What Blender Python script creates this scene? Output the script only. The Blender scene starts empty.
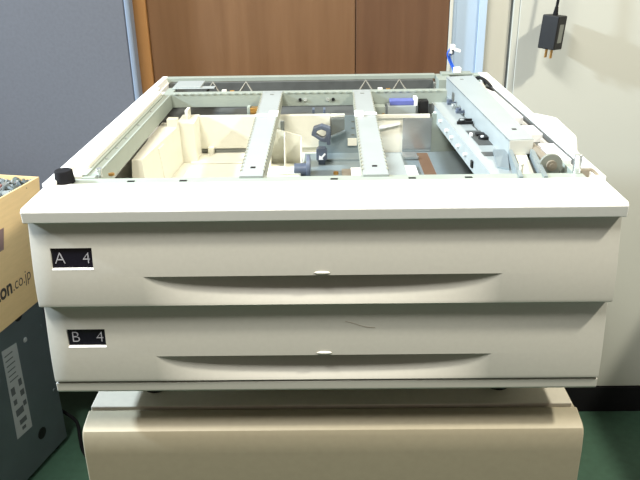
import bpy, bmesh, math, random
from mathutils import Vector, Matrix

C = bpy.context.scene.collection
S = bpy.context.scene
R = math.radians

# ------------------------------------------------------------------ camera
TOP = 0.86                                   # height of the unit's top rim above the floor
pitch, yaw, roll = 0.4107, -0.0142, 0.0167
fwd = Vector((math.sin(yaw)*math.cos(pitch), math.cos(yaw)*math.cos(pitch), -math.sin(pitch)))
rt0 = Vector((math.cos(yaw), -math.sin(yaw), 0))
dn0 = fwd.cross(rt0)
rt = math.cos(roll)*rt0 + math.sin(roll)*dn0
dn = -math.sin(roll)*rt0 + math.cos(roll)*dn0
camd = bpy.data.cameras.new('camera')
camd.sensor_width = 36.0
camd.lens = 720/640*36.0
camd.clip_start = 0.02
cam = bpy.data.objects.new('camera', camd)
C.objects.link(cam)
m = Matrix((rt, -dn, -fwd)).transposed().to_4x4()
m.translation = Vector((0.006, -0.667, TOP + 0.2542))
cam.matrix_world = m
S.camera = cam

# ------------------------------------------------------------------ world, lights, exposure
w = bpy.data.worlds.new('world'); S.world = w
w.use_nodes = True
w.node_tree.nodes['Background'].inputs[0].default_value = (1.0, 0.83, 0.70, 1)
w.node_tree.nodes['Background'].inputs[1].default_value = 0.17

def area(name, loc, target, sx, sy, power, col, spread=180):
    d = bpy.data.lights.new(name, 'AREA')
    d.shape = 'RECTANGLE'; d.size = sx; d.size_y = sy
    d.energy = power; d.color = col; d.spread = R(spread)
    o = bpy.data.objects.new(name, d); C.objects.link(o)
    o.location = loc
    o.rotation_euler = (Vector(target) - Vector(loc)).to_track_quat('-Z', 'Y').to_euler()
    return o

area('ceiling_light', (-0.70, -0.57, 2.65), (0.05, 0.1, 0.8), 0.9, 0.30, 68, (1.0, 0.98, 0.92))
area('window_light', (-2.3, 0.12, 2.05), (0, 0.2, 0.7), 0.14, 0.14, 31, (0.72, 0.86, 1.0), 75)
area('ceiling_light', (1.60, -0.32, 2.6), (0.3, 0.3, 0.7), 0.16, 0.14, 72, (1.0, 0.95, 0.82))

vs = S.view_settings
vs.view_transform = 'Standard'; vs.look = 'None'; vs.gamma = 1.0; vs.exposure = 0.0
try: vs.use_curve_mapping = False
except Exception: pass

# ------------------------------------------------------------------ materials
def mat(name, col, rough=0.5, metal=0.0, noise=0.0, scale=30.0, stretch=(1, 1, 1), col2=None, bump=0.0, spec=0.5):
    mt = bpy.data.materials.new(name); mt.use_nodes = True
    nt = mt.node_tree; b = nt.nodes['Principled BSDF']
    b.inputs['Roughness'].default_value = rough
    b.inputs['Metallic'].default_value = metal
    b.inputs['Specular IOR Level'].default_value = spec
    tc = nt.nodes.new('ShaderNodeTexCoord'); mp = nt.nodes.new('ShaderNodeMapping')
    mp.inputs['Scale'].default_value = stretch
    nt.links.new(tc.outputs['Object'], mp.inputs['Vector'])
    n = nt.nodes.new('ShaderNodeTexNoise'); n.inputs['Scale'].default_value = scale
    n.inputs['Detail'].default_value = 4
    nt.links.new(mp.outputs['Vector'], n.inputs['Vector'])
    rp = nt.nodes.new('ShaderNodeValToRGB')
    if col2 is None:
        k = noise
        c1 = [max(0, c*(1-k)) for c in col]; c2 = [min(1, c*(1+k)) for c in col]
    else:
        c1, c2 = col, col2
    rp.color_ramp.elements[0].position = 0.3; rp.color_ramp.elements[1].position = 0.7
    rp.color_ramp.elements[0].color = (*c1, 1); rp.color_ramp.elements[1].color = (*c2, 1)
    nt.links.new(n.outputs['Fac'], rp.inputs['Fac'])
    nt.links.new(rp.outputs['Color'], b.inputs['Base Color'])
    if bump:
        bp = nt.nodes.new('ShaderNodeBump'); bp.inputs['Strength'].default_value = bump
        bp.inputs['Distance'].default_value = 0.002
        nt.links.new(n.outputs['Fac'], bp.inputs['Height'])
        nt.links.new(bp.outputs['Normal'], b.inputs['Normal'])
    return mt

M = dict(
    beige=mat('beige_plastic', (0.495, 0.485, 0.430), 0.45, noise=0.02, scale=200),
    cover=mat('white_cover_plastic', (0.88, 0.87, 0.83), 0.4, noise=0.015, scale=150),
    cream=mat('cream_plastic', (0.68, 0.66, 0.555), 0.45, noise=0.02, scale=60),
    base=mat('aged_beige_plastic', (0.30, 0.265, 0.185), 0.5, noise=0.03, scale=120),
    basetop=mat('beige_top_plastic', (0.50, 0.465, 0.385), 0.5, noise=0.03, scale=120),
    steel=mat('painted_grey_green_steel', (0.30, 0.34, 0.295), 0.42, 0.1, noise=0.04, scale=40),
    zinc=mat('zinc_plated_steel', (0.25, 0.30, 0.31), 0.35, 0.35, noise=0.06, scale=25),
    shiny=mat('bright_plated_steel', (0.62, 0.64, 0.62), 0.25, 0.8, noise=0.05, scale=25),
    beam=mat('pale_plated_steel', (0.345, 0.380, 0.372), 0.4, 0.15, noise=0.03, scale=25),
    dark=mat('shaded_interior', (0.075, 0.08, 0.075), 0.6, noise=0.2, scale=30),  # dark tone stands in for shade under the bars and in gaps
    inner=mat('grey_interior_steel', (0.16, 0.17, 0.15), 0.55, 0.1, noise=0.1, scale=30),
    black=mat('black_plastic', (0.009, 0.009, 0.009), 0.5, noise=0.1, spec=0.3),
    rubber=mat('black_rubber', (0.006, 0.006, 0.007), 0.85, noise=0.1, spec=0.2),
    window=mat('black_label_window', (0.006, 0.006, 0.012), 0.25, noise=0.1),
    letter=mat('grey_lettering', (0.42, 0.42, 0.46), 0.5, noise=0.02),
    white=mat('white_plastic', (0.85, 0.85, 0.84), 0.4, noise=0.01),
    slate=mat('slate_blue_plastic', (0.09, 0.11, 0.15), 0.4, noise=0.05),
    blue=mat('blue_plastic', (0.10, 0.12, 0.34), 0.4, noise=0.1, scale=80),
    bluewire=mat('blue_wire_sheath', (0.02, 0.10, 0.55), 0.45, noise=0.05),
    brass=mat('brass', (0.45, 0.24, 0.06), 0.35, 0.7, noise=0.1),
    brown=mat('brown_resin', (0.16, 0.09, 0.05), 0.5, noise=0.1),
    shaft=mat('brown_grey_shaft', (0.30, 0.26, 0.20), 0.4, 0.4, noise=0.08),
    gear=mat('translucent_grey_resin', (0.22, 0.235, 0.20), 0.35, noise=0.03),
    card=mat('corrugated_cardboard', (0.66, 0.47, 0.235), 0.8, noise=0.04, scale=25, stretch=(1, 1, 6)),
    ink=mat('dark_print', (0.035, 0.028, 0.025), 0.7, noise=0.05),
    ink2=mat('faded_purple_print', (0.20, 0.13, 0.12), 0.7, noise=0.05),
    case=mat('dark_steel_casing', (0.115, 0.145, 0.155), 0.45, 0.3, noise=0.06, scale=15),
    sticker=mat('pale_paper_sticker', (0.40, 0.42, 0.42), 0.6, noise=0.04),
    floor=mat('green_floor_sheet', (0.042, 0.098, 0.062), 0.6, noise=0.10, scale=60),
    wall=mat('off_white_wall_paint', (0.465, 0.470, 0.415), 0.6, noise=0.015, scale=6),
    wall2=mat('warm_white_frame_paint', (0.50, 0.495, 0.43), 0.55, noise=0.015, scale=6),
    pale=mat('pale_blue_paint', (0.36, 0.46, 0.57), 0.55, noise=0.02, scale=8),
    pale2=mat('lighter_blue_paint', (0.40, 0.51, 0.63), 0.55, noise=0.02, scale=8),
    woodleft=mat('window_lit_veneer', (0.132, 0.066, 0.028), 0.45, scale=7, stretch=(7, 7, 0.5), col2=(0.168, 0.088, 0.040)),  # lighter copy of the brown veneer, window light falloff put into its colour
    wood=mat('brown_wood_veneer', (0.094, 0.044, 0.020), 0.45, scale=7, stretch=(7, 7, 0.5), col2=(0.122, 0.060, 0.028)),
    woodlight=mat('light_wood_edging', (0.27, 0.125, 0.036), 0.45, scale=8, stretch=(6, 6, 0.4), col2=(0.33, 0.165, 0.055)),
    partition=mat('blue_grey_partition_cloth', (0.100, 0.106, 0.124), 0.8, noise=0.05, scale=160, bump=0.1),
    partedge=mat('partition_edge_highlight', (0.18, 0.22, 0.28), 0.5, noise=0.02),  # edge highlight put into a tone lighter than the cloth
    beamend=mat('pale_end_plate', (0.55, 0.56, 0.52), 0.4, noise=0.02),
    ink3=mat('grey_small_print', (0.10, 0.11, 0.115), 0.7, noise=0.05),
    cap=mat('cream_white_cap', (0.74, 0.72, 0.64), 0.45, noise=0.02),
    flange=mat('folded_steel_edge', (0.30, 0.305, 0.24), 0.45, 0.1, noise=0.05),
    spring=mat('spring_wire', (0.15, 0.145, 0.12), 0.45, 0.3, noise=0.05),
    desk=mat('grey_desk_top', (0.35, 0.35, 0.34), 0.5, noise=0.03),
)
def scrapmat():
    mt = mat('grey_scrap_pieces', (0.25, 0.27, 0.26), 0.6)
    nt = mt.node_tree; b = nt.nodes['Principled BSDF']
    g = nt.nodes.new('ShaderNodeNewGeometry'); rp = nt.nodes.new('ShaderNodeValToRGB')
    rp.color_ramp.interpolation = 'CONSTANT'
    cs = [(0.0, (.17, .19, .185)), (.25, (.10, .12, .12)), (.45, (.02, .028, .026)), (.62, (.26, .28, .275)), (.74, (.12, .15, .13)), (.88, (.20, .08, .06)), (.93, (.36, .37, .365))]
    rp.color_ramp.elements[0].color = (*cs[0][1], 1); rp.color_ramp.elements[1].position = cs[1][0]; rp.color_ramp.elements[1].color = (*cs[1][1], 1)
    for p, c in cs[2:]:
        e = rp.color_ramp.elements.new(p); e.color = (*c, 1)
    nt.links.new(g.outputs['Random Per Island'], rp.inputs['Fac'])
    nt.links.new(rp.outputs['Color'], b.inputs['Base Color'])
    return mt
M['scrap'] = scrapmat()

# ------------------------------------------------------------------ mesh helpers
class MB:
    """collects shapes into one bmesh, then links them as ONE mesh object"""
    def __init__(s): s.bm = bmesh.new()
    def hexa(s, b, t):                        # 4 bottom + 4 top corners, both counter-clockwise from above
        v = [s.bm.verts.new(p) for p in list(b) + list(t)]
        for f in ((3, 2, 1, 0), (4, 5, 6, 7), (0, 1, 5, 4), (1, 2, 6, 5), (2, 3, 7, 6), (3, 0, 4, 7)):
            s.bm.faces.new([v[i] for i in f])
        return s
    def box(s, x0, x1, y0, y1, z0, z1):
        return s.hexa([(x0, y0, z0), (x1, y0, z0), (x1, y1, z0), (x0, y1, z0)], [(x0, y0, z1), (x1, y0, z1), (x1, y1, z1), (x0, y1, z1)])
    def prism(s, pts, z0, z1):                # polygon seen from above, ccw
        return s.extrude([(x, y, z0) for x, y in pts], (0, 0, z1-z0))
    def extrude(s, pts, d):
        d = Vector(d)
        a = [s.bm.verts.new(p) for p in pts]; b = [s.bm.verts.new(Vector(p)+d) for p in pts]
        n = len(pts)
        s.bm.faces.new(a[::-1]); s.bm.faces.new(b)
        for i in range(n): s.bm.faces.new((a[i], a[(i+1) % n], b[(i+1) % n], b[i]))
        return s
    def cyl(s, p, q, r, n=20, r2=None):
        p, q = Vector(p), Vector(q); ax = (q-p).normalized()
        u = ax.orthogonal().normalized(); v = ax.cross(u)
        r2 = r if r2 is None else r2
        a = [s.bm.verts.new(p + r*(math.cos(2*math.pi*i/n)*u + math.sin(2*math.pi*i/n)*v)) for i in range(n)]
        b = [s.bm.verts.new(q + r2*(math.cos(2*math.pi*i/n)*u + math.sin(2*math.pi*i/n)*v)) for i in range(n)]
        s.bm.faces.new(a[::-1]); s.bm.faces.new(b)
        for i in range(n): s.bm.faces.new((a[i], a[(i+1) % n], b[(i+1) % n], b[i]))
        return s
    def tube(s, pts, r, n=8, sub=6):
        P = [Vector(p) for p in pts]
        if sub > 1 and len(P) > 2:            # Catmull-Rom smoothing
            Q = []
            E = [2*P[0]-P[1]] + P + [2*P[-1]-P[-2]]
            for i in range(1, len(E)-2):
                for k in range(sub):
                    t = k/sub; a, b, c, d = E[i-1], E[i], E[i+1], E[i+2]
                    Q.append(0.5*((2*b) + (c-a)*t + (2*a-5*b+4*c-d)*t*t + (3*b-a-3*c+d)*t**3))
            P = Q + [P[-1]]
        rings = []; u = None
        for i, p in enumerate(P):
            ax = (P[min(i+1, len(P)-1)] - P[max(i-1, 0)]).normalized()
            u = ax.orthogonal().normalized() if u is None else (u - ax*u.dot(ax)).normalized()
            v = ax.cross(u)
            rings.append([s.bm.verts.new(p + r*(math.cos(2*math.pi*k/n)*u + math.sin(2*math.pi*k/n)*v)) for k in range(n)])
        s.bm.faces.new(rings[0][::-1]); s.bm.faces.new(rings[-1])
        for a, b in zip(rings, rings[1:]):
            for k in range(n): s.bm.faces.new((a[k], a[(k+1) % n], b[(k+1) % n], b[k]))
        return s
    def build(s, name, mt, parent=None, bevel=0.0, smooth=True, seg=2, angle=35):
        bmesh.ops.recalc_face_normals(s.bm, faces=s.bm.faces)
        if smooth:
            for f in s.bm.faces: f.smooth = True
            for e in s.bm.edges:
                if len(e.link_faces) != 2 or e.calc_face_angle(0) > R(angle): e.smooth = False
        me = bpy.data.meshes.new(name); s.bm.to_mesh(me); s.bm.free()
        me.materials.append(mt)
        o = bpy.data.objects.new(name, me); C.objects.link(o)
        if parent is not None:
            o.parent = parent
            o.matrix_parent_inverse = root_of(parent).inverted()
        if bevel:
            b = o.modifiers.new('bevel', 'BEVEL'); b.width = bevel; b.segments = seg
            b.limit_method = 'ANGLE'; b.angle_limit = R(40); b.harden_normals = True
        return o
def root_of(o):
    m = Matrix.Identity(4)
    while o is not None:
        m = o.matrix_parent_inverse @ Matrix.LocRotScale(o.location, o.rotation_euler, o.scale) @ m if o.parent else Matrix.LocRotScale(o.location, o.rotation_euler, o.scale) @ m
        o = o.parent
    return m
def thing(name, label, cat, loc=(0, 0, 0), group=None):
    o = bpy.data.objects.new(name, None); C.objects.link(o)
    o.location = loc; o.empty_display_size = 0.05
    return tag(o, label, cat, group)
def tag(o, label, cat, group=None, kind=None):
    o['label'] = label; o['category'] = cat
    if group: o['group'] = group
    if kind: o['kind'] = kind
    return o
def struct(o):
    o['kind'] = 'structure'; return o
def text_mesh(name, body, size, mt, matrix, parent, depth=0.0003, offset=0.0, shear=0.0, align='LEFT', wide=1.0):
    cu = bpy.data.curves.new('lettering_curve', 'FONT')
    cu.body = body; cu.size = size; cu.extrude = depth; cu.offset = offset; cu.shear = shear; cu.align_x = align
    t = bpy.data.objects.new('lettering_curve', cu); C.objects.link(t)
    dg = bpy.context.evaluated_depsgraph_get()
    me = bpy.data.meshes.new_from_object(t.evaluated_get(dg))
    bpy.data.objects.remove(t); bpy.data.curves.remove(cu)
    me.name = name; me.materials.clear(); me.materials.append(mt)
    me.transform(matrix @ Matrix.Diagonal((wide, 1, 1, 1)))
    o = bpy.data.objects.new(name, me); C.objects.link(o)
    if parent is not None:
        o.parent = parent; o.matrix_parent_inverse = root_of(parent).inverted()
    return o

# ------------------------------------------------------------------ the setting
WY = 0.82                                     # face of the back wall
struct(MB().box(-2.6, 2.6, -2.4, 1.7, -0.05, 0).build('floor', M['floor']))
struct(MB().box(-0.40, 2.6, WY, WY+0.1, 0, 2.6).box(-2.6, -0.40, 1.6, 1.7, 0, 2.6).build('wall_back', M['wall2']))
# black rubber skirting along the wall
struct(MB().box(0.32, 2.6, WY-0.014, WY-0.0005, 0.0, 0.072).build('baseboard_back', M['rubber'], bevel=0.002))
# brown wood sliding doors, with a lighter edging on their left
d = MB().box(0.0635, 0.2455, WY-0.016, WY-0.0005, 0.004, 2.3).build('door_1', M['wood'], bevel=0.001); struct(d)
d = MB().box(-0.347, 0.0625, WY-0.013, WY-0.0005, 0.004, 2.3).build('door_2', M['woodleft'], bevel=0.001); struct(d)
struct(MB().box(-0.40, -0.3475, WY-0.022, WY-0.0005, 0, 2.3).build('trim_1', M['woodlight'], bevel=0.001))
# pale blue post and its lighter returns
struct(MB().box(0.2462, 0.2525, WY-0.018, WY-0.0005, 0, 2.5).build('trim_2', M['wall2'], bevel=0.0008))
struct(MB().box(0.2527, 0.304, WY-0.010, WY-0.0005, 0, 2.5).box(0.2527, 0.2590, WY-0.013, WY-0.0005, 0, 2.5).build('trim_3', M['pale'], bevel=0.0008))
struct(MB().box(0.3042, 0.3195, WY-0.014, WY-0.0005, 0, 2.5).build('trim_4', M['pale2'], bevel=0.0008))
# white steel door on the right with the dark gap beside its frame
struct(MB().box(0.3685, 0.3725, WY-0.0012, WY-0.0003, 0.072, 2.3).build('trim_5', M['dark']))
struct(MB().box(0.3727, 0.3846, WY-0.008, WY-0.0005, 0.073, 2.4).build('trim_6', M['wall'], bevel=0.001))
struct(MB().box(0.3850, 2.4, WY-0.010, WY-0.0005, 0.073, 2.4).build('door_3', M['wall'], bevel=0.0015))

# free-standing partition on the left
pt = thing('office_partition', 'tall blue-grey office partition standing at left before the wood doors', 'partition', (-1.3, 0.78, 0))
MB().box(-2.3, -0.381, 0.768, 0.793, 0.10, 2.1).build('panel', M['partition'], pt, bevel=0.003)
MB().box(-0.381, -0.3705, 0.765, 0.796, 0.09, 2.1).build('edge_frame', M['partedge'], pt, bevel=0.004)
for x in (-2.1, -0.86, -0.40):
    MB().box(x-0.012, x+0.012, 0.77, 0.79, 0, 0.101).build('foot', M['case'], pt)

# desk whose underside keeps the floor at the right dark
dk = thing('desk', 'grey office desk standing at the right beyond the picture', 'desk', (1.5, 0.2, 0))
MB().box(0.90, 2.2, -0.55, 0.79, 0.68, 0.71).build('desktop', M['desk'], dk, bevel=0.003)
for (x, y) in ((2.15, -0.5), (2.15, 0.74)):
    MB().box(x-0.02, x+0.02, y-0.02, y+0.02, 0, 0.681).build('leg', M['case'], dk)
MB().box(0.93, 0.955, -0.53, 0.78, 0.0, 0.681).build('side_panel', M['desk'], dk)

# ------------------------------------------------------------------ beige cabinet below
cb = thing('base_cabinet', 'aged beige cabinet on the green floor carrying the white tray unit', 'cabinet', (0, 0.3, 0))
BX0, BX1 = -0.2845, 0.2975
def yz_prism(pts, x0, x1): return MB().extrude([(x0, y, z) for y, z in pts], (x1-x0, 0, 0))
zr = lambda z: z
bo = MB()
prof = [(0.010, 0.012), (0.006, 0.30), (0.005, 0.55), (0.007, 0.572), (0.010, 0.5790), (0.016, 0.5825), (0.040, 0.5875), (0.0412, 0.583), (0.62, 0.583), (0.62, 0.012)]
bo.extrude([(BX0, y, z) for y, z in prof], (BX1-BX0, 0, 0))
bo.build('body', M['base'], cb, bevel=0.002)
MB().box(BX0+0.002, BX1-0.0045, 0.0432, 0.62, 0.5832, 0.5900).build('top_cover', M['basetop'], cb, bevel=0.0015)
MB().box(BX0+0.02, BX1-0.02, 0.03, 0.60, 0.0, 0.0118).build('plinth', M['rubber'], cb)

# ------------------------------------------------------------------ the paper tray unit
U = thing('paper_tray_unit', 'open white two-drawer copier paper tray unit on the beige cabinet', 'paper tray unit', (0, 0.34, 0.590))
def part(mb, name, mt, parent=U, **k): return mb.build(name, M[mt], parent, **k)

# body shell: sides, back, bottom, inner decks
sh = MB()
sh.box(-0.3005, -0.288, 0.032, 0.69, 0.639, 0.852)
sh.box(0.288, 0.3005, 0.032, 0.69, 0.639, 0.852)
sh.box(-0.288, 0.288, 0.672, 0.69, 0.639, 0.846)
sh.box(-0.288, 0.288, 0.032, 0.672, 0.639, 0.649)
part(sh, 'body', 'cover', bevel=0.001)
part(MB().extrude([(-0.3015, 0.0075, 0.637), (-0.3015, 0.0045, 0.640), (-0.3015, 0.0045, 0.6508), (-0.3015, 0.033, 0.6508), (-0.3015, 0.033, 0.637)], (0.603, 0, 0)), 'bottom_trim', 'beige', bevel=0.0012)
part(MB().box(-0.287, 0.287, 0.555, 0.671, 0.80, 0.806).box(-0.287, 0.287, 0.555, 0.562, 0.65, 0.80).box(-0.287, 0.287, 0.10, 0.56, 0.650, 0.655), 'inner_deck', 'dark')
for x in (-0.212, 0.212):
    for y in (0.085, 0.60):
        part(MB().cyl((x, y, 0.5902), (x, y, 0.607), 0.0155, r2=0.017).cyl((x, y, 0.607), (x, y, 0.638), 0.012), 'foot', 'rubber')

# white front lip
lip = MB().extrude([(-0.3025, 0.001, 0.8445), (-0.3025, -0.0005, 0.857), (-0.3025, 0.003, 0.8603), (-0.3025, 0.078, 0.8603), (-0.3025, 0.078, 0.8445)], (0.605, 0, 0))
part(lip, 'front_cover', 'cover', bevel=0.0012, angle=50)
# steel front bar behind the lip
fb = MB().box(-0.288, 0.288, 0.0782, 0.100, 0.855, 0.8585).box(-0.288, 0.288, 0.0975, 0.100, 0.835, 0.856)
part(fb, 'front_bar', 'steel', bevel=0.0005)
for x in (-0.213, -0.155, 0.012, 0.098, 0.16):
    part(MB().box(x-0.004, x+0.004, 0.086, 0.0905, 0.8582, 0.8589), 'slot_hole', 'black')
# left side: white cover strips and steel rail
part(MB().hexa([(-0.3025, 0.064, 0.8604), (-0.290, 0.064, 0.8604), (-0.290, 0.69, 0.850), (-0.3025, 0.69, 0.850)],
               [(-0.3025, 0.064, 0.8650), (-0.290, 0.064, 0.8650), (-0.293, 0.69, 0.8610), (-0.3025, 0.69, 0.8610)]), 'side_cover', 'cover', bevel=0.001)
part(MB().box(-0.2935, -0.2705, 0.128, 0.530, 0.8600, 0.8665), 'side_cap', 'cap', bevel=0.001)
part(MB().box(-0.289, -0.272, 0.102, 0.127, 0.853, 0.8615), 'side_cap', 'cap', bevel=0.001)
part(MB().box(-0.2900, -0.2705, 0.528, 0.56, 0.853, 0.8590).box(-0.296, -0.283, 0.545, 0.575, 0.8585, 0.8635), 'cap_clip', 'cover', bevel=0.001)
rl = MB().box(-0.2715, -0.2570, 0.100, 0.590, 0.8565, 0.8595).box(-0.2590, -0.2565, 0.100, 0.535, 0.836, 0.858).box(-0.2715, -0.2665, 0.105, 0.53, 0.8590, 0.8615)
part(rl, 'side_rail', 'steel', bevel=0.0004)
for y in (0.17, 0.215, 0.26, 0.33, 0.41):
    part(MB().cyl((-0.2625, y, 0.8590), (-0.2625, y, 0.8610), 0.0017, 10), 'rivet', 'shiny')
part(MB().cyl((-0.253, 0.108, 0.8575), (-0.253, 0.108, 0.8665), 0.0026, 12).cyl((-0.253, 0.108, 0.8665), (-0.253, 0.108, 0.868), 0.0034, 12), 'locating_pin', 'shiny')
part(MB().cyl((-0.241, 0.112, 0.8582), (-0.241, 0.112, 0.8605), 0.0035, 12), 'rivet', 'brass')
# black rubber plug at the front left
part(MB().cyl((-0.2845, 0.0840, 0.8600), (-0.2845, 0.0840, 0.8735), 0.0110, 28, 0.0096).cyl((-0.2845, 0.0840, 0.8735), (-0.2845, 0.0840, 0.8743), 0.0096, 28, 0.0085), 'rubber_plug', 'rubber')

# rear bar with its perforated front edge
rb = MB().box(-0.2570, 0.2050, 0.5350, 0.5375, 0.8375, 0.8600).box(-0.2570, 0.2050, 0.5375, 0.5530, 0.8570, 0.8600)
x = -0.250
while x < 0.20:
    rb.box(x, x+0.006, 0.5340, 0.5360, 0.8585, 0.8612); x += 0.0125
part(rb, 'rear_bar', 'steel', bevel=0.0004)
for x in (-0.0405, -0.032, 0.006, 0.015):
    part(MB().cyl((x, 0.5335, 0.848), (x, 0.5352, 0.848), 0.0028, 12), 'screw', 'shiny' if x in (-0.032, 0.006) else 'black')
# rear panel strip and the corner plates
part(MB().box(-0.2935, 0.205, 0.6760, 0.6905, 0.8525, 0.8605), 'rear_strip', 'steel', bevel=0.0008)
part(MB().box(-0.287, 0.200, 0.664, 0.6755, 0.806, 0.8525), 'rear_liner', 'dark')
part(MB().box(-0.262, -0.214, 0.578, 0.634, 0.8598, 0.8630).box(-0.262, -0.19, 0.5755, 0.594, 0.8598, 0.8612), 'corner_plate', 'beam', bevel=0.0005)
part(MB().box(0.2055, 0.2300, 0.632, 0.690, 0.835, 0.8590).box(0.216, 0.272, 0.672, 0.695, 0.8592, 0.8625), 'corner_bracket', 'steel', bevel=0.0006)
part(MB().box(0.2725, 0.2880, 0.668, 0.690, 0.84, 0.8600).box(0.230, 0.2725, 0.684, 0.6905, 0.84, 0.859), 'corner_bracket', 'steel', bevel=0.0006)
for x in (-0.195, -0.137, 0.0725, 0.1310):
    part(MB().tube([(x-0.017, 0.585, 0.842), (x, 0.600, 0.8660), (x+0.017, 0.585, 0.842)], 0.0024, 8, 1), 'bent_spring', 'spring')
for x in (-0.170, 0.095):
    part(MB().box(x-0.004, x+0.004, 0.553, 0.560, 0.850, 0.8620), 'spring_stop', 'cream', bevel=0.0006)
    part(MB().cyl((x+0.010, 0.557, 0.858), (x+0.017, 0.557, 0.858), 0.0028, 10), 'spring_stop', 'brass')

# two cross bars
def cross_bar(pf0, pf1, pb0, pb1, side):
    yf, yb = 0.094, 0.545
    b = MB()
    b.hexa([(pf0, yf, 0.858), (pf1, yf, 0.858), (pb1, yb, 0.858), (pb0, yb, 0.858)], [(pf0, yf, 0.8612), (pf1, yf, 0.8612), (pb1, yb, 0.8612), (pb0, yb, 0.8612)])
    fl = MB()
    for a, c, s in ((pf0, pb0, 1), (pf1, pb1, -1)):
        w0, w1 = (a, a+0.0018*s)
        v0, v1 = (c, c+0.0018*s)
        lo, hi, lo2, hi2 = min(w0, w1), max(w0, w1), min(v0, v1), max(v0, v1)
        fl.hexa([(lo, 0.102, 0.842), (hi, 0.102, 0.842), (hi2, 0.533, 0.842), (lo2, 0.533, 0.842)], [(lo, 0.102, 0.8605), (hi, 0.102, 0.8605), (hi2, 0.533, 0.8605), (lo2, 0.533, 0.8605)])
        for k in range(30):                  # small teeth along the folded edge
            t = (k+0.5)/30; yy = 0.105 + t*0.42; xx = a + (c-a)*t
            fl.box(xx-0.0009, xx+0.0009, yy, yy+0.0065, 0.8590, 0.8620)
    o = part(b, 'cross_bar', 'beam', bevel=0.0)
    part(fl, 'bar_flange', 'flange', parent=o)
    m_ = lambda t: (pf0+(pb0-pf0)*t + pf1+(pb1-pf1)*t)/2
    part(MB().box(m_(0.07)-0.0028, m_(0.07)+0.0028, 0.122, 0.1275, 0.8611, 0.8616), 'slot_hole', 'black', parent=o)
    part(MB().box(m_(0.95)-0.003, m_(0.95)+0.003, 0.514, 0.520, 0.8611, 0.8616), 'slot_hole', 'inner', parent=o)
    t = 0.62; yy = yf + (yb-yf)*t; xa = pf0+(pb0-pf0)*t; xb = pf1+(pb1-pf1)*t
    c = MB()
    if side > 0:
        c.box(xa-0.002, xb-0.008, yy-0.010, yy+0.002, 0.8613, 0.8630).box(xb-0.012, xb+0.002, yy-0.012, yy+0.018, 0.8613, 0.8645)
    else:
        c.box(xa+0.008, xb+0.002, yy-0.008, yy+0.006, 0.8613, 0.8630).box(xa-0.002, xa+0.011, yy-0.018, yy+0.010, 0.8613, 0.8645)
    part(c, 'wire_clip', 'white', parent=o, bevel=0.0008)
cross_bar(-0.0935, -0.0675, -0.1030, -0.0700, 1)
cross_bar(0.0445, 0.0725, 0.0480, 0.0775, -1)

# ---- drawers: curved fronts with a scooped grip
def drawer_front(name, x0, x1, z0, z1, zh, prof, hole, a=0.186, xc=-0.002):
    """grid front; the scoop under the line zh is pushed in, the label window is cut out"""
    bm = bmesh.new()
    hx0, hx1, hz0, hz1 = hole
    xs = sorted(set([x0, x0+0.0004, x0+0.0015, hx0, hx1, x1, x1-0.0004, x1-0.0015] + [round(xc+a*math.sin(math.pi/2*k/36), 6) for k in range(-36, 37)]))
    up = sorted(set([zh+(z1-zh)*k/12 for k in range(13)] + [hz0, hz1]), reverse=True)
    dnr = [zh-(zh-z0)*(k/22)**1.15 for k in range(23)]
    def base(x, z):
        t = (z1-z)/(z1-z0)
        y = prof(t)
        ex = min(x-x0, x1-x)
        if ex < 0.0015: y += 0.0015*(1-math.sqrt(max(0, 1-(1-ex/0.0015)**2)))
        ez = z-z0
        if ez < 0.003: y += 0.0025*(1-math.sqrt(max(0, 1-(1-ez/0.003)**2)))
        return y
    def rec(x, z):
        u = 1-((x-xc)/a)**2
        if u <= 1e-4: return 0
        h = (zh-z0)*0.97
        s = (z-(zh-h))/h
        return 0 if s <= 0 else 0.0250*u*min(s, 1)**1.05
    rows = [[bm.verts.new((x, base(x, z), z)) for x in xs] for z in up]
    low = [[bm.verts.new((x, base(x, z)+rec(x, z), z)) if not (i == 0 and rec(x, z) < 1e-5) else rows[-1][j] for j, x in enumerate(xs)] for i, z in enumerate(dnr)]
    def quad(*v):
        q = []
        for k in v:
            if k not in q: q.append(k)
        if len(q) > 2: bm.faces.new(q)
    for A in (rows, low):
        for i in range(len(A)-1):
            for j in range(len(xs)-1):
                if A is rows and hx0-1e-6 <= xs[j] < hx1-1e-6 and hz1+1e-6 >= up[i] > hz0+1e-6: continue
                quad(A[i][j], A[i+1][j], A[i+1][j+1], A[i][j+1])
    for j in range(len(xs)-1): quad(rows[-1][j], low[0][j], low[0][j+1], rows[-1][j+1])
    # thickness: push every open edge straight back
    be = [e for e in bm.edges if len(e.link_faces) == 1]
    for e in be:
        v0, v1 = e.verts
        inh = all(hx0-1e-5 <= v.co.x <= hx1+1e-5 and hz0-1e-5 <= v.co.z <= hz1+1e-5 for v in (v0, v1))
        yb = None if inh else 0.031
        dd = 0.0028
        n0 = bm.verts.new((v0.co.x, yb if yb else v0.co.y+dd, v0.co.z + (0.001 if inh and abs(v0.co.z-hz0) < 1e-5 else 0)))
        n1 = bm.verts.new((v1.co.x, yb if yb else v1.co.y+dd, v1.co.z + (0.001 if inh and abs(v1.co.z-hz0) < 1e-5 else 0)))
        bm.faces.new((v0, v1, n1, n0))
    bmesh.ops.remove_doubles(bm, verts=bm.verts, dist=1e-6)
    mb = MB(); mb.bm.free(); mb.bm = bm
    return mb.build(name, M['beige'], U, angle=32), base

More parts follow.
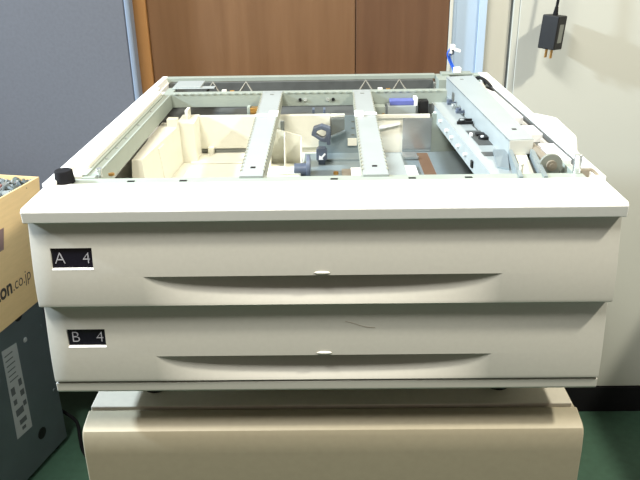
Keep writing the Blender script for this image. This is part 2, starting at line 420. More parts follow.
def prof1(t): return 0.0105 - 0.0110*math.sin(min(1, t*1.05)*math.pi/2)**1.2
def prof2(t): return 0.0105 - 0.0075*math.sin(min(1, t*1.05)*math.pi/2)**1.2
def label(drw, base, hole, a, b):
    hx0, hx1, hz0, hz1 = hole
    xm = (hx0+hx1)/2
    y0 = base(xm, hz0)+0.0026; y1 = base(xm, hz1)+0.0026
    part(MB().hexa([(hx0, y0, hz0), (hx1, y0, hz0), (hx1, y0+0.004, hz0), (hx0, y0+0.004, hz0)],
                   [(hx0, y1, hz1), (hx1, y1, hz1), (hx1, y1+0.004, hz1), (hx0, y1+0.004, hz1)]), 'size_label', 'window', parent=drw)
    # lower ledge of the window, the light it catches put in as white
    part(MB().extrude([(hx0, y0+0.001, hz0+0.0002), (hx0, y0-0.0028, hz0-0.0002), (hx0, y0-0.0024, hz0+0.0004), (hx0, y0+0.001, hz0+0.0012)], (hx1-hx0, 0, 0)), 'label_ledge', 'cover', parent=drw)
    tilt = math.atan2(y1-y0, hz1-hz0)
    mx = Matrix.Translation((0, 0, 0))
    for ch, fx in ((a, 0.20), (b, 0.84)):
        zz = hz0 + (hz1-hz0)*0.24
        yy = y0 + (y1-y0)*0.24 - 0.0005
        mt_ = Matrix.Translation((hx0+(hx1-hx0)*fx, yy, zz)) @ Matrix.Rotation(math.pi/2 - tilt, 4, 'X')
        text_mesh('size_lettering', ch, 0.0180, M['letter'], mt_, drw, align='CENTER', offset=-0.0004)
def oval(drw, x, y, z):
    bm = bmesh.new()
    bmesh.ops.create_uvsphere(bm, u_segments=24, v_segments=12, radius=1)
    bmesh.ops.transform(bm, matrix=Matrix.Translation((x, y, z)) @ Matrix.Diagonal((0.0082, 0.0020, 0.0017, 1)), verts=bm.verts)
    mb = MB(); mb.bm.free(); mb.bm = bm
    part(mb, 'oval_marker', 'cap', parent=drw)

H1 = (-0.2815, -0.2385, 0.7922, 0.8150)
H2 = (-0.2800, -0.2385, 0.6970, 0.7180)
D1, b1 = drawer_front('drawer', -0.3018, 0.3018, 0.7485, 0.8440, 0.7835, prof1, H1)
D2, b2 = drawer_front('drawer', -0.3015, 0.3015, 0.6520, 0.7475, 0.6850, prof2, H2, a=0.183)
D1['label'] = 'upper drawer marked A 4'; D2['label'] = 'lower drawer marked B 4'
label(D1, b1, H1, 'A', '4'); label(D2, b2, H2, 'B', '4')
oval(D1, -0.002, b1(0, 0.7862), 0.7862); oval(D2, -0.001, b2(0, 0.6878), 0.6878)
# fine scratch on the lower front
pts = [(0.022, 0.7245), (0.030, 0.7225), (0.038, 0.7195), (0.046, 0.7175), (0.054, 0.7170)]
part(MB().tube([(x, b2(x, z)-0.0001, z) for x, z in pts], 0.00028, 5, 3), 'scratch_mark', 'shaft', parent=D2)

# ---- cassette of the upper drawer, seen from above
FZ = 0.767
part(MB().box(-0.262, 0.086, 0.060, 0.510, 0.757, FZ), 'tray_floor', 'cream', parent=D1)
tr = MB()
# left wall with its wide flat top, a thicker step further back, the corner block and its clip
tr.hexa([(-0.262, 0.255, FZ), (-0.240, 0.255, FZ), (-0.228, 0.46, FZ), (-0.262, 0.46, FZ)], [(-0.259, 0.262, 0.830), (-0.246, 0.266, 0.829), (-0.229, 0.46, 0.829), (-0.259, 0.46, 0.831)])
tr.hexa([(-0.240, 0.335, FZ), (-0.2325, 0.335, FZ), (-0.2300, 0.36, FZ), (-0.236, 0.36, FZ)], [(-0.243, 0.335, 0.826), (-0.2380, 0.335, 0.824), (-0.2355, 0.36, 0.824), (-0.240, 0.36, 0.826)])
tr.hexa([(-0.262, 0.10, FZ), (-0.252, 0.10, FZ), (-0.240, 0.256, FZ), (-0.262, 0.256, FZ)], [(-0.262, 0.10, 0.790), (-0.255, 0.10, 0.790), (-0.244, 0.256, 0.800), (-0.262, 0.256, 0.800)])
tr.box(-0.234, -0.206, 0.448, 0.505, FZ, 0.8325)
tr.box(-0.246, -0.230, 0.435, 0.450, 0.828, 0.842)
tr.box(-0.2235, -0.2185, 0.470, 0.495, 0.832, 0.847)
part(tr, 'tray_side_wall', 'cream', parent=D1, bevel=0.0005, angle=12)
# rear wall, with a slot at its foot
rw = MB().box(-0.216, 0.010, 0.496, 0.506, 0.776, 0.831).box(-0.216, -0.10, 0.440, 0.496, FZ, 0.7695).box(-0.216, 0.010, 0.500, 0.508, FZ, 0.776)
rw.box(-0.194, -0.184, 0.487, 0.497, FZ, 0.781)
rw.box(0.010, 0.034, 0.496, 0.506, 0.826, 0.831)
part(rw, 'tray_rear_wall', 'cream', parent=D1, bevel=0.001)
part(MB().box(-0.206, -0.110, 0.4945, 0.4962, 0.7705, 0.7750), 'rear_slot', 'inner', parent=D1)
part(MB().box(-0.216, -0.12, 0.31, 0.405, FZ, 0.7695).box(-0.19, -0.165, 0.355, 0.365, 0.7695, 0.771), 'tray_step', 'cream', parent=D1, bevel=0.001)
# end guide with two fins
fn = MB().extrude([(-0.092, 0.432, FZ), (-0.036, 0.432, FZ), (-0.036, 0.432, 0.8135), (-0.062, 0.432, 0.8215), (-0.092, 0.432, 0.829)], (0, 0.003, 0))
for x, z in ((-0.086, 0.826), (-0.063, 0.8205), (-0.0375, 0.813)):
    fn.extrude([(x, 0.405, FZ), (x, 0.432, FZ), (x, 0.432, z), (x, 0.420, z-0.006)], (0.0022, 0, 0))
fn.box(-0.095, -0.036, 0.345, 0.425, FZ, 0.7715).box(-0.095, -0.036, 0.365, 0.370, 0.7715, 0.774)
part(fn, 'end_guide', 'cream', parent=D1, bevel=0.0006)
part(MB().box(-0.100, -0.096, 0.488, 0.4955, 0.805, 0.822), 'rear_slot', 'inner', parent=D1)
part(MB().box(-0.072, -0.066, 0.488, 0.4955, 0.805, 0.822), 'rear_slot', 'inner', parent=D1)
# slate blue lever loop, guide knob and arrow block
ring = [(-0.0235, 0.813), (-0.019, 0.826), (-0.004, 0.8310), (0.012, 0.8255), (0.0125, 0.806), (0.004, 0.799), (-0.006, 0.801), (-0.016, 0.8085)]
ring = [(x*0.86-0.0005, 0.8145+(z-0.8150)*0.86) for x, z in ring]
lp = MB(); n = len(ring); cx = sum(p[0] for p in ring)/n-0.001; cz = sum(p[1] for p in ring)/n+0.001
O_ = [lp.bm.verts.new((x, 0.438, z)) for x, z in ring]; I_ = [lp.bm.verts.new((cx+(x-cx)*0.52, 0.438, cz+(z-cz)*0.52)) for x, z in ring]
O2 = [lp.bm.verts.new((x, 0.454, z)) for x, z in ring]; I2 = [lp.bm.verts.new((cx+(x-cx)*0.52, 0.454, cz+(z-cz)*0.52)) for x, z in ring]
for i in range(n):
    j = (i+1) % n
    for q in ((O_[i], O_[j], I_[j], I_[i]), (O2[j], O2[i], I2[i], I2[j]), (O_[j], O_[i], O2[i], O2[j]), (I_[i], I_[j], I2[j], I2[i])): lp.bm.faces.new(q)
lp.box(0.0035, 0.0095, 0.437, 0.446, 0.797, 0.815)
part(lp, 'guide_lever', 'slate', parent=D1, bevel=0.001)
part(MB().extrude([(-0.013, 0.418, 0.778), (0.004, 0.418, 0.778), (0.004, 0.418, 0.793), (0.001, 0.418, 0.797), (-0.010, 0.418, 0.797), (-0.013, 0.418, 0.794)], (0, 0.014, 0)).box(-0.010, 0.001, 0.424, 0.432, FZ, 0.779), 'arrow_block', 'slate', parent=D1, bevel=0.0008)
part(MB().extrude([(-0.009, 0.4172, 0.779), (-0.002, 0.4172, 0.779), (-0.0035, 0.4172, 0.7815), (0.002, 0.4172, 0.788), (0.0, 0.4172, 0.790), (-0.005, 0.4172, 0.784), (-0.0085, 0.4172, 0.786)], (0, 0.0007, 0)), 'arrow_mark', 'white', parent=D1)
part(MB().cyl((-0.027, 0.375, 0.781), (-0.0215, 0.375, 0.781), 0.0185, 32).cyl((-0.046, 0.375, 0.777), (-0.027, 0.375, 0.777), 0.0098, 24), 'guide_knob', 'slate', parent=D1, bevel=0.001)
# metal back plate with a cut-out, metal floor
mp = MB().extrude([(-0.010, 0.486, 0.790), (0.010, 0.486, 0.796), (0.033, 0.486, 0.806), (0.033, 0.486, 0.832), (0.058, 0.486, 0.832), (0.060, 0.486, FZ), (-0.010, 0.486, FZ)], (0, 0.002, 0))
mp.extrude([(0.009, 0.480, 0.7955), (0.033, 0.480, 0.8055), (0.033, 0.488, 0.8055), (0.009, 0.488, 0.7955)], (0, 0, 0.0025))
part(mp, 'metal_plate', 'zinc', parent=D1)
part(MB().box(0.011, 0.033, 0.489, 0.4955, 0.796, 0.8255), 'plate_opening', 'inner', parent=D1)
part(MB().box(-0.033, 0.200, 0.30, 0.486, FZ+0.0002, FZ+0.002).box(-0.012, 0.06, 0.440, 0.446, FZ+0.002, FZ+0.005), 'metal_floor', 'zinc', parent=D1)
for z in (0.822, 0.811, 0.800):
    part(MB().box(0.044, 0.049, 0.4855, 0.487, z-0.0012, z+0.0012), 'slot_hole', 'inner', parent=D1)
part(MB().box(0.038, 0.053, 0.484, 0.487, 0.782, 0.794), 'plate_pad', 'cream', parent=D1)
part(MB().box(0.026, 0.040, 0.356, 0.395, FZ+0.002, FZ+0.004), 'friction_pad', 'shaft', parent=D1)
part(MB().box(0.040, 0.062, 0.345, 0.398, FZ+0.002, FZ+0.005), 'friction_pad', 'white', parent=D1, bevel=0.0005)
part(MB().box(0.122, 0.141, 0.345, 0.406, FZ+0.002, FZ+0.005), 'friction_pad', 'white', parent=D1, bevel=0.0005)
part(MB().cyl((0.017, 0.375, FZ+0.002), (0.017, 0.375, FZ+0.006), 0.004, 12), 'rivet', 'brass', parent=D1)
# right section: cream and plated rear plates, slot, sloping floor plate
part(MB().box(0.068, 0.172, 0.488, 0.4955, 0.826, 0.831).box(0.068, 0.128, 0.490, 0.4955, FZ, 0.826), 'rear_plate', 'cream', parent=D1)
part(MB().extrude([(0.076, 0.487, 0.808), (0.124, 0.487, 0.818), (0.124, 0.487, 0.8155), (0.076, 0.487, 0.805)], (0, 0.004, 0)), 'rear_plate_rib', 'white', parent=D1)
part(MB().box(0.128, 0.1755, 0.488, 0.4955, FZ, 0.826), 'polished_plate', 'shiny', parent=D1)
part(MB().box(0.094, 0.124, 0.345, 0.47, FZ+0.002, FZ+0.0055), 'side_guide', 'beam', parent=D1, bevel=0.0006)
part(MB().box(0.126, 0.150, 0.455, 0.478, FZ+0.002, FZ+0.005).box(0.126, 0.150, 0.44, 0.446, FZ+0.005, FZ+0.008), 'side_guide', 'shiny', parent=D1)
part(MB().box(0.150, 0.168, 0.33, 0.475, FZ+0.002, FZ+0.004), 'drive_slot', 'brown', parent=D1)
part(MB().hexa([(0.168, 0.30, FZ+0.002), (0.230, 0.30, FZ+0.002), (0.230, 0.475, FZ+0.002), (0.168, 0.475, FZ+0.002)], [(0.168, 0.30, FZ+0.005), (0.230, 0.30, FZ+0.007), (0.230, 0.475, FZ+0.007), (0.168, 0.475, FZ+0.005)]), 'lift_plate', 'zinc', parent=D1)
part(MB().box(0.1755, 0.2150, 0.4885, 0.4955, FZ, 0.832), 'rear_panel', 'steel', parent=D1)

# ---- electrics under the rear bar
part(MB().box(-0.123, -0.106, 0.512, 0.527, 0.806, 0.840), 'terminal', 'brass', bevel=0.0008)
part(MB().box(-0.128, -0.123, 0.512, 0.527, 0.806, 0.842), 'terminal', 'steel', bevel=0.0006)
part(MB().box(-0.020, -0.016, 0.514, 0.53, 0.806, 0.836).box(-0.002, 0.002, 0.514, 0.53, 0.806, 0.836).box(-0.016, -0.002, 0.518, 0.53, 0.806, 0.82), 'sensor_bracket', 'slate', bevel=0.0006)
so = part(MB().box(0.1045, 0.1510, 0.5095, 0.5330, 0.806, 0.8410), 'solenoid', 'beam', bevel=0.0008)
part(MB().box(0.1085, 0.1480, 0.5120, 0.5325, 0.8412, 0.8495), 'solenoid_coil', 'blue', parent=so, bevel=0.0015)
part(MB().box(0.148, 0.1535, 0.511, 0.53, 0.841, 0.8535), 'solenoid_tab', 'white', parent=so)
part(MB().box(0.0800, 0.1010, 0.5120, 0.5330, 0.806, 0.8395).cyl((0.072, 0.522, 0.83), (0.0815, 0.522, 0.83), 0.004), 'bush', 'steel', bevel=0.0006)
part(MB().cyl((0.098, 0.5115, 0.826), (0.098, 0.509, 0.826), 0.0032, 10), 'screw', 'brass')
part(MB().box(0.1570, 0.1720, 0.512, 0.532, 0.806, 0.848).box(0.1545, 0.170, 0.509, 0.513, 0.806, 0.822), 'switch', 'black', bevel=0.001)
part(MB().box(0.1580, 0.1680, 0.5070, 0.5090, 0.8215, 0.8275), 'switch_contact', 'brass')

# ---- right-hand rail with rivets and openings
rr = MB()
rr.hexa([(0.2035, 0.105, 0.8385), (0.2410, 0.105, 0.8385), (0.2040, 0.570, 0.8385), (0.1810, 0.570, 0.8385)], [(0.2035, 0.105, 0.8405), (0.2410, 0.105, 0.8405), (0.2040, 0.570, 0.8405), (0.1810, 0.570, 0.8405)])
rr.hexa([(0.2015, 0.105, 0.815), (0.2035, 0.105, 0.815), (0.1815, 0.565, 0.815), (0.1795, 0.565, 0.815)], [(0.2015, 0.105, 0.8405), (0.2035, 0.105, 0.8405), (0.1815, 0.565, 0.8405), (0.1795, 0.565, 0.8405)])
R2 = part(rr, 'feed_rail', 'beam', bevel=0.0)
for y, z in ((0.500, 0.834), (0.455, 0.832), (0.405, 0.830), (0.370, 0.829), (0.325, 0.829), (0.280, 0.830)):
    x = 0.2015 + (0.1795-0.2015)*(y-0.105)/0.46
    part(MB().cyl((x-0.0035, y, z-0.0035), (x+0.0005, y, z-0.0035), 0.0028, 12), 'rail_pin', 'white', parent=R2)
part(MB().box(0.1925, 0.1965, 0.236, 0.244, 0.821, 0.830), 'rail_slot', 'black', parent=R2)
def on_rail(y, f): return (0.2035+(0.1810-0.2035)*(y-0.105)/0.465)*(1-f) + (0.2410+(0.2040-0.2410)*(y-0.105)/0.465)*f
def opening(y0, y1, f0, f1, name='rail_opening', mt='dark', z=0.8406):
    part(MB().hexa([(on_rail(y0, f0), y0, z), (on_rail(y0, f1), y0, z), (on_rail(y1, f1), y1, z), (on_rail(y1, f0), y1, z)], [(on_rail(y0, f0), y0, z+0.0004), (on_rail(y0, f1), y0, z+0.0004), (on_rail(y1, f1), y1, z+0.0004), (on_rail(y1, f0), y1, z+0.0004)]), name, mt, parent=R2)
opening(0.275, 0.350, 0.42, 1.15)
opening(0.225, 0.243, 0.25, 0.75)
# small latch hardware lying on the rail
part(MB().cyl((0.206, 0.392, 0.8410), (0.206, 0.392, 0.8460), 0.0055, 14).box(0.198, 0.222, 0.386, 0.389, 0.841, 0.845).box(0.204, 0.226, 0.402, 0.405, 0.841, 0.845), 'latch', 'black', parent=R2)
part(MB().cyl((0.206, 0.392, 0.8460), (0.206, 0.392, 0.8466), 0.0035, 12), 'latch_cap', 'beam', parent=R2)
part(MB().cyl((0.222, 0.306, 0.8410), (0.222, 0.306, 0.8450), 0.0080, 18).box(0.214, 0.228, 0.318, 0.330, 0.841, 0.844), 'roller_hub', 'black', parent=R2)
part(MB().cyl((0.218, 0.300, 0.8450), (0.218, 0.300, 0.8470), 0.0022, 10).box(0.205, 0.2085, 0.318, 0.324, 0.841, 0.845), 'rail_pin', 'white', parent=R2)
part(MB().hexa([(0.212, 0.175, 0.8406), (0.224, 0.165, 0.8406), (0.232, 0.215, 0.8406), (0.220, 0.240, 0.8406)], [(0.212, 0.175, 0.843), (0.224, 0.165, 0.843), (0.232, 0.215, 0.852), (0.220, 0.240, 0.845)]), 'rail_clip', 'zinc', parent=R2)
part(MB().cyl((0.2235, 0.112, 0.8407), (0.2235, 0.112, 0.865), 0.0024, 12).cyl((0.2235, 0.112, 0.865), (0.2235, 0.112, 0.8665), 0.0033, 12), 'locating_pin', 'cream', parent=R2)
part(MB().hexa([(0.204, 0.15, 0.836), (0.250, 0.15, 0.836), (0.235, 0.60, 0.836), (0.180, 0.60, 0.836)], [(0.204, 0.15, 0.8365), (0.250, 0.15, 0.8365), (0.235, 0.60, 0.8365), (0.180, 0.60, 0.8365)]), 'rail_bed', 'zinc', parent=R2)
for y in (0.46, 0.49, 0.52):
    x = on_rail(y, 0.98)
    part(MB().cyl((x, y, 0.841), (x, y, 0.848), 0.0045, 12).box(x-0.004, x+0.010, y-0.006, y-0.002, 0.841, 0.845), 'latch', 'slate' if y != 0.49 else 'shiny', parent=R2)

# ---- boxed steel beam over the feed rollers
bt = 0.8680
bA, bB, bCc, bD = (0.2305, 0.202), (0.2615, 0.206), (0.2640, 0.622), (0.2155, 0.612)
be = MB()
be.hexa([(*bA, bt-0.0022), (*bB, bt-0.0022), (*bCc, bt-0.0022), (*bD, bt-0.0022)], [(*bA, bt), (*bB, bt), (*bCc, bt), (*bD, bt)])
def flange(p, q, off, zb_f, zb_b):
    be.hexa([(p[0], p[1], zb_f), (p[0]+off, p[1], zb_f), (q[0]+off, q[1], zb_b), (q[0], q[1], zb_b)], [(p[0], p[1], bt-0.0005), (p[0]+off, p[1], bt-0.0005), (q[0]+off, q[1], bt-0.0005), (q[0], q[1], bt-0.0005)])
flange(bA, bD, 0.002, 0.8395, 0.834)
flange((bB[0]-0.002, bB[1]), (bCc[0]-0.002, bCc[1]), 0.002, 0.8395, 0.834)
BE = part(be, 'boxed_beam', 'beam', bevel=0.0)
part(MB().hexa([(bA[0]+0.0005, bA[1]-0.001, 0.849), (bB[0]-0.0005, bB[1]-0.001, 0.849), (bB[0]-0.0005, bB[1]+0.001, 0.849), (bA[0]+0.0005, bA[1]+0.001, 0.849)],
               [(bA[0]+0.0005, bA[1]-0.001, bt-0.001), (bB[0]-0.0005, bB[1]-0.001, bt-0.001), (bB[0]-0.0005, bB[1]+0.001, bt-0.001), (bA[0]+0.0005, bA[1]+0.001, bt-0.001)]), 'beam_end', 'beamend', parent=BE)
for x0, x1, x2 in ((0.2305, 0.2140, 0.0045), (0.2575, 0.2410, 0.0045)):
    part(MB().hexa([(x1, 0.083, 0.8450), (x1+x2, 0.083, 0.8450), (x0+x2, 0.203, 0.8450), (x0, 0.203, 0.8450)], [(x1, 0.083, 0.8605), (x1+x2, 0.083, 0.8605), (x0+x2, 0.203, 0.8560), (x0, 0.203, 0.8560)]), 'beam_leg', 'zinc', parent=BE)
part(MB().box(0.2455, 0.2510, 0.250, 0.2555, bt, bt+0.0005), 'slot_hole', 'black', parent=BE)
part(MB().box(0.2350, 0.2410, 0.585, 0.590, bt, bt+0.0005), 'slot_hole', 'inner', parent=BE)
part(MB().hexa([(0.222, 0.105, 0.845), (0.228, 0.105, 0.845), (0.238, 0.205, 0.845), (0.232, 0.205, 0.845)], [(0.222, 0.105, 0.8475), (0.228, 0.105, 0.8475), (0.238, 0.205, 0.8475), (0.232, 0.205, 0.8475)]), 'guide_strip', 'dark')
part(MB().hexa([(0.228, 0.105, 0.845), (0.240, 0.105, 0.845), (0.254, 0.205, 0.845), (0.240, 0.205, 0.845)], [(0.228, 0.105, 0.8485), (0.240, 0.105, 0.8485), (0.254, 0.205, 0.8485), (0.240, 0.205, 0.8485)]), 'guide_strip', 'cream')

# ---- feed roller, shaft, gear and white guides on the right
part(MB().box(0.242, 0.289, 0.10, 0.67, 0.838, 0.8405), 'feed_bed', 'inner')
part(MB().cyl((0.2650, 0.1350, 0.8530), (0.2650, 0.60, 0.8480), 0.0060, 18), 'feed_shaft', 'shaft')
gw = part(MB().cyl((0.2625, 0.1300, 0.8580), (0.2625, 0.1345, 0.8580), 0.0134, 40), 'feed_gear', 'gear', bevel=0.0012)
part(MB().cyl((0.2625, 0.1265, 0.8580), (0.2625, 0.1300, 0.8580), 0.0060, 20), 'gear_hub', 'shaft', parent=gw)
part(MB().cyl((0.2625, 0.1255, 0.8580), (0.2625, 0.1265, 0.8580), 0.0030, 14), 'gear_hub', 'shaft', parent=gw)
part(MB().box(0.266, 0.284, 0.150, 0.158, 0.842, 0.853).box(0.280, 0.2865, 0.092, 0.160, 0.842, 0.857), 'gear_bracket', 'steel', bevel=0.0006)
gl = lambda y: 0.2735 - 0.0080*(y-0.14)/0.40
gr = lambda y: 0.2935 - 0.0090*(y-0.14)/0.40
def slab(l, r_, y0, y1, z0, z1):
    return MB().hexa([(l(y0), y0, z0), (r_(y0), y0, z0), (r_(y1), y1, z0), (l(y1), y1, z0)], [(l(y0), y0, z1), (r_(y0), y0, z1), (r_(y1), y1, z1), (l(y1), y1, z1)])
for y0, y1 in ((0.152, 0.222), (0.266, 0.312), (0.360, 0.560)):
    part(slab(gl, gr, y0, y1, 0.846, 0.8575), 'roller_guide', 'white', bevel=0.0006)
part(slab(gl, gr, 0.148, 0.560, 0.842, 0.8455), 'guide_strip', 'inner')
part(MB().cyl((0.2815, 0.099, 0.8550), (0.2815, 0.099, 0.8800), 0.0044, 20), 'locating_pin', 'shiny', bevel=0.0006)
part(MB().box(0.286, 0.299, 0.100, 0.108, 0.850, 0.8615).box(0.297, 0.302, 0.085, 0.108, 0.850, 0.8615), 'pin_bracket', 'shaft', bevel=0.0008)
# loose black cables and a cream roll at the back
part(MB().tube([(0.268, 0.650, 0.851), (0.280, 0.640, 0.860), (0.284, 0.610, 0.858), (0.272, 0.585, 0.853), (0.280, 0.555, 0.858), (0.2845, 0.530, 0.853)], 0.0030, 8), 'cable', 'black')
part(MB().tube([(0.262, 0.655, 0.850), (0.276, 0.625, 0.864), (0.285, 0.580, 0.860), (0.2855, 0.540, 0.850)], 0.0024, 8), 'cable', 'black')
part(MB().cyl((0.268, 0.555, 0.852), (0.272, 0.600, 0.852), 0.0090, 18), 'feed_roller', 'cream', bevel=0.001)
# right side cover with the moulded grip on its outside
part(MB().hexa([(0.2965, 0.084, 0.850), (0.3080, 0.080, 0.850), (0.3030, 0.690, 0.850), (0.2860, 0.690, 0.850)], [(0.2965, 0.084, 0.8605), (0.3080, 0.080, 0.8605), (0.3030, 0.690, 0.8605), (0.2860, 0.690, 0.8605)]).box(0.300, 0.3025, 0.085, 0.69, 0.80, 0.852), 'side_cover', 'cover', bevel=0.001)
part(slab(lambda y: gr(y)+0.0002, lambda y: gr(y)+0.0030, 0.14, 0.57, 0.850, 0.8585), 'guide_strip', 'dark')
part(MB().hexa([(0.302, 0.235, 0.800), (0.338, 0.235, 0.800), (0.338, 0.360, 0.800), (0.302, 0.385, 0.800)], [(0.302, 0.245, 0.862), (0.335, 0.262, 0.856), (0.335, 0.350, 0.859), (0.302, 0.372, 0.862)]), 'side_grip', 'cover', bevel=0.005, seg=3)
# blue wires ending in white plugs at the rear corner
part(MB().tube([(0.240, 0.676, 0.860), (0.2385, 0.683, 0.868), (0.2300, 0.684, 0.884), (0.2270, 0.683, 0.898), (0.2335, 0.682, 0.9080)], 0.0016, 8), 'wire', 'bluewire')
part(MB().tube([(0.2425, 0.676, 0.860), (0.2420, 0.683, 0.867), (0.2335, 0.685, 0.884), (0.2310, 0.684, 0.895), (0.2380, 0.683, 0.9035)], 0.0016, 8), 'wire', 'bluewire')
part(MB().box(0.2310, 0.2390, 0.676, 0.688, 0.9040, 0.9130).box(0.2305, 0.2345, 0.678, 0.686, 0.897, 0.905), 'wire_plug', 'cover', bevel=0.001)
part(MB().extrude([(0.2370, 0.676, 0.9020), (0.2490, 0.676, 0.8985), (0.2500, 0.676, 0.9035), (0.2385, 0.676, 0.9075)], (0, 0.010, 0)), 'wire_plug', 'white', bevel=0.001)
part(MB().extrude([(0.2325, 0.679, 0.893), (0.2380, 0.679, 0.8960), (0.2385, 0.679, 0.9020), (0.2345, 0.679, 0.9020)], (0, 0.006, 0)), 'wire_plug', 'slate')
part(MB().box(0.2385, 0.2520, 0.672, 0.688, 0.8626, 0.8720), 'wire_socket', 'cover', bevel=0.001)

# ------------------------------------------------------------------ dark PC tower at the left, cardboard box on it
def frame_at(corner, ang):                   # local x to the left of the side face, local -y towards the viewer
    return Matrix.Translation(corner) @ Matrix.Rotation(-ang, 4, 'Z')
PC = thing('computer_tower', 'dark grey steel computer tower on the green floor under the cardboard box', 'computer', (-0.75, 0.5, 0))
F = frame_at((-0.621, 0.712, 0.0), R(15))
def put(mb, name, mt, parent, F, **k):
    bmesh.ops.transform(mb.bm, matrix=F, verts=mb.bm.verts)
    return mb.build(name, M[mt], parent, **k)
put(MB().box(-0.19, -0.0015, -0.42, 0, 0.012, 0.4015), 'casing', 'case', PC, F, bevel=0.002)
sp = put(MB().box(-0.0015, 0, -0.418, -0.002, 0.0135, 0.4000), 'side_panel', 'case', PC, F, bevel=0.0006)
def side_pt(px, z): return px
for y, z in ((-0.080, 0.400), (-0.081, 0.099)):
    put(MB().cyl((-0.0005, y, z-0.015), (0.0006, y, z-0.015), 0.0135, 22), 'vent_hole', 'black', sp, F)
put(MB().cyl((0, -0.074, 0.322), (0.002, -0.074, 0.322), 0.006, 16, 0.0045), 'panel_screw', 'sticker', sp, F)
put(MB().cyl((0, -0.016, 0.155), (0.002, -0.016, 0.155), 0.005, 16, 0.004), 'panel_screw', 'case', sp, F)
put(MB().cyl((0, -0.018, 0.324), (0.002, -0.018, 0.324), 0.004, 16, 0.003), 'panel_screw', 'case', sp, F)
for x, y in ((-0.17, -0.39), (-0.17, -0.03), (-0.02, -0.39), (-0.02, -0.03)):
    put(MB().cyl((x, y, 0), (x, y, 0.0125), 0.012, 16), 'foot', 'rubber', PC, F)
stk = put(MB().extrude([(0.0001, -0.146, 0.336), (0.0001, -0.101, 0.331), (0.0001, -0.106, 0.122), (0.0001, -0.156, 0.125)], (0.0004, 0, 0)), 'sticker', 'sticker', PC, F)
random.seed(4)
for k in range(6):                            # the small print, too fine to read
    z = 0.320 - k*0.012
    put(MB().box(0.0005, 0.0007, -0.142, -0.142+random.uniform(0.022, 0.034), z-0.0012, z+0.0012), 'print_line', 'ink3', PC, F)
for (y, z, h, w2) in ((-0.139, 0.235, .006, .009), (-0.114, 0.243, .005, .008), (-0.139, 0.208, .005, .006), (-0.114, 0.217, .006, .007), (-0.132, 0.181, .012, .008), (-0.113, 0.190, .005, .006), (-0.128, 0.155, .011, .006), (-0.130, 0.138, .006, .004)):
    put(MB().box(0.0005, 0.0007, y-h, y+h, z-w2, z+w2), 'print_symbol', 'ink3', PC, F, bevel=0.0)
# loose black cable behind the tower
tag(MB().tube([(-0.70, 0.745, 0.10), (-0.655, 0.742, 0.075), (-0.622, 0.735, 0.058), (-0.600, 0.728, 0.038), (-0.590, 0.705, 0.012), (-0.570, 0.665, 0.0045), (-0.53, 0.62, 0.0045), (-0.45, 0.56, 0.0045)], 0.004, 10).build('cable', M['rubber']),
    'black cable hanging behind the dark computer tower down to the green floor', 'cable')

BX = thing('cardboard_box', 'open brown cardboard box with black printing standing on the computer tower', 'box', (-0.75, 0.55, 0.402))
G = frame_at((-0.600, 0.694, 0.0), R(12))
zb, zt = 0.4022, 0.661
wd, ln, th = 0.30, 0.42, 0.004
lean = 0.020
def board(b0, b1, t1, t0, d):
    return MB().extrude([b0, b1, t1, t0], d)
put(board((0, -ln, zb), (0, 0, zb), (lean, 0.018, zt), (lean, -ln-0.004, zt), (-th, 0, 0)), 'front_wall', 'card', BX, G)
put(board((-wd, -ln, zb), (-wd, 0, zb), (-wd-0.01, 0.018, zt), (-wd-0.01, -ln-0.004, zt), (th, 0, 0)), 'side_wall', 'card', BX, G)
put(board((-wd, 0, zb), (-th, 0, zb), (lean-th, 0.018, zt), (-wd-0.01, 0.018, zt), (0, -th, 0)), 'side_wall', 'card', BX, G)
put(board((-wd, -ln, zb), (-th, -ln, zb), (lean-th, -ln-0.004, zt), (-wd-0.01, -ln-0.004, zt), (0, th, 0)), 'side_wall', 'card', BX, G)
put(MB().box(-wd+th, -th, -ln+th, -th, zb, zb+th), 'bottom_board', 'card', BX, G)
# print on the visible wall: axes along the wall (towards back), up the wall, outwards
n_ = Vector((zt-zb, 0, -lean)).normalized(); up_ = Vector((lean, 0, zt-zb)).normalized(); al_ = Vector((0, 1, 0))
def on_wall(y, z): return Matrix.Translation((lean*(z-zb)/(zt-zb), y, z)) @ Matrix((al_, up_, n_)).transposed().to_4x4()
TY, TZ, TS = -0.1085, 0.4640, 0.038
text_mesh('box_lettering', 'amazon', TS*1.22, M['ink'], G @ on_wall(TY, TZ), BX, offset=0.0013, depth=0.0002, align='RIGHT', wide=0.80)
text_mesh('box_lettering', '.co.jp', TS*1.0, M['ink'], G @ on_wall(TY+0.001, TZ), BX, depth=0.0002, offset=-0.0002, wide=0.76)
put(MB().extrude([(lean*0.612, -0.20, 0.561), (lean*0.612, -0.119, 0.561), (lean*0.777, -0.111, 0.603), (lean*0.777, -0.20, 0.603)], (0.0006, 0, 0)), 'box_print', 'ink2', BX, G)
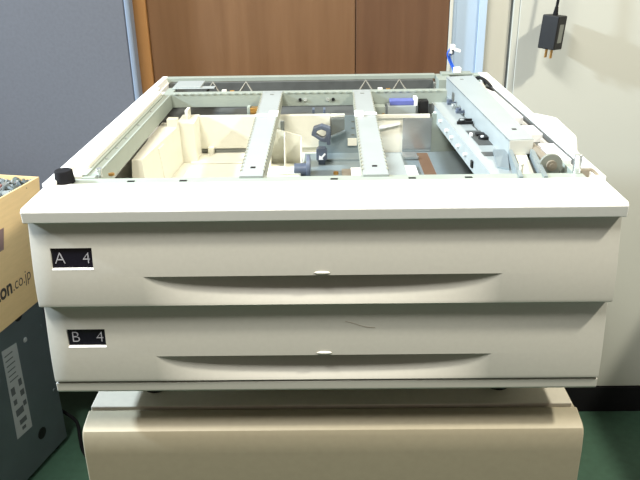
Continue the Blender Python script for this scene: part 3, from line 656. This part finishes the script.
# loose scrap filling the box
random.seed(11)
sc = MB()
for k in range(2600):
    x = random.uniform(-wd+0.008, lean-0.008); y = random.uniform(-ln+0.01, 0.010)
    z = 0.653 + 0.004*math.sin(x*30)*math.cos(y*22) + random.uniform(-0.006, 0.006)
    r = random.uniform(0.003, 0.0085)
    ax = Matrix.Rotation(random.uniform(0, 6.28), 3, Vector((random.gauss(0, 1), random.gauss(0, 1), random.gauss(0, 1)+.01)).normalized())
    c = Vector((x, y, z)); s_ = (r, r*random.uniform(.4, 1), r*random.uniform(.15, .5))
    vv = [sc.bm.verts.new(c + ax @ Vector((sx*s_[0], sy*s_[1], sz*s_[2]))) for sx, sy, sz in ((-1, -1, -1), (1, -1, -1), (1, 1, -1), (-1, 1, -1), (-.8, -.8, 1), (.7, -1, 1), (1, .8, 1), (-.9, 1, 1))]
    for f in ((3, 2, 1, 0), (4, 5, 6, 7), (0, 1, 5, 4), (1, 2, 6, 5), (2, 3, 7, 6), (3, 0, 4, 7)): sc.bm.faces.new([vv[i] for i in f])
sc.hexa([(-wd+0.006, -ln+0.006, zb+0.005), (-0.006, -ln+0.006, zb+0.005), (-0.006, -0.006, zb+0.005), (-wd+0.006, -0.006, zb+0.005)], [(-wd+0.002, -ln+0.006, 0.648), (lean-0.010, -ln+0.006, 0.648), (lean-0.010, -0.006, 0.648), (-wd+0.002, -0.006, 0.648)])
o = put(sc, 'scrap_pieces', 'scrap', None, G, smooth=False)
tag(o, 'grey scrap pieces heaped in the open cardboard box', 'scrap', kind='stuff')

# ------------------------------------------------------------------ power adapter hanging before the white door
AD = thing('power_adapter', 'black plug-in power adapter hanging by its cord before the white door', 'power adapter', (0.4475, 0.775, 0.877))
A = Matrix.Translation((0.4420, 0.775, 0.9200)) @ Matrix.Rotation(R(4), 4, 'Y') @ Matrix.Rotation(R(44), 4, 'Z') @ Matrix.Scale(0.93, 4)
put(MB().box(-0.017, 0.017, -0.019, 0.019, -0.034, 0.034), 'case', 'black', AD, A, bevel=0.002)
put(MB().box(-0.008, 0.008, -0.0194, -0.0189, -0.020, 0.017), 'label_plate', 'inner', AD, A)
for y in (-0.006, 0.006):
    put(MB().box(-0.004, 0.004, y-0.0008, y+0.0008, -0.053, -0.034), 'prong', 'brass', AD, A)
put(MB().cyl((0, 0, 0.034), (0, 0, 0.050), 0.0055, 16, 0.0035), 'strain_relief', 'rubber', AD, A)
MB().tube([(0.4450, 0.775, 0.962), (0.4480, 0.776, 1.00), (0.4520, 0.780, 1.10), (0.4520, 0.790, 1.30), (0.4520, 0.800, 1.50)], 0.0027, 10).build('cord', M['rubber'], AD)
MB().cyl((0.4520, 0.798, 1.500), (0.4520, 0.8105, 1.500), 0.006, 14).build('hook', M['shiny'], AD)
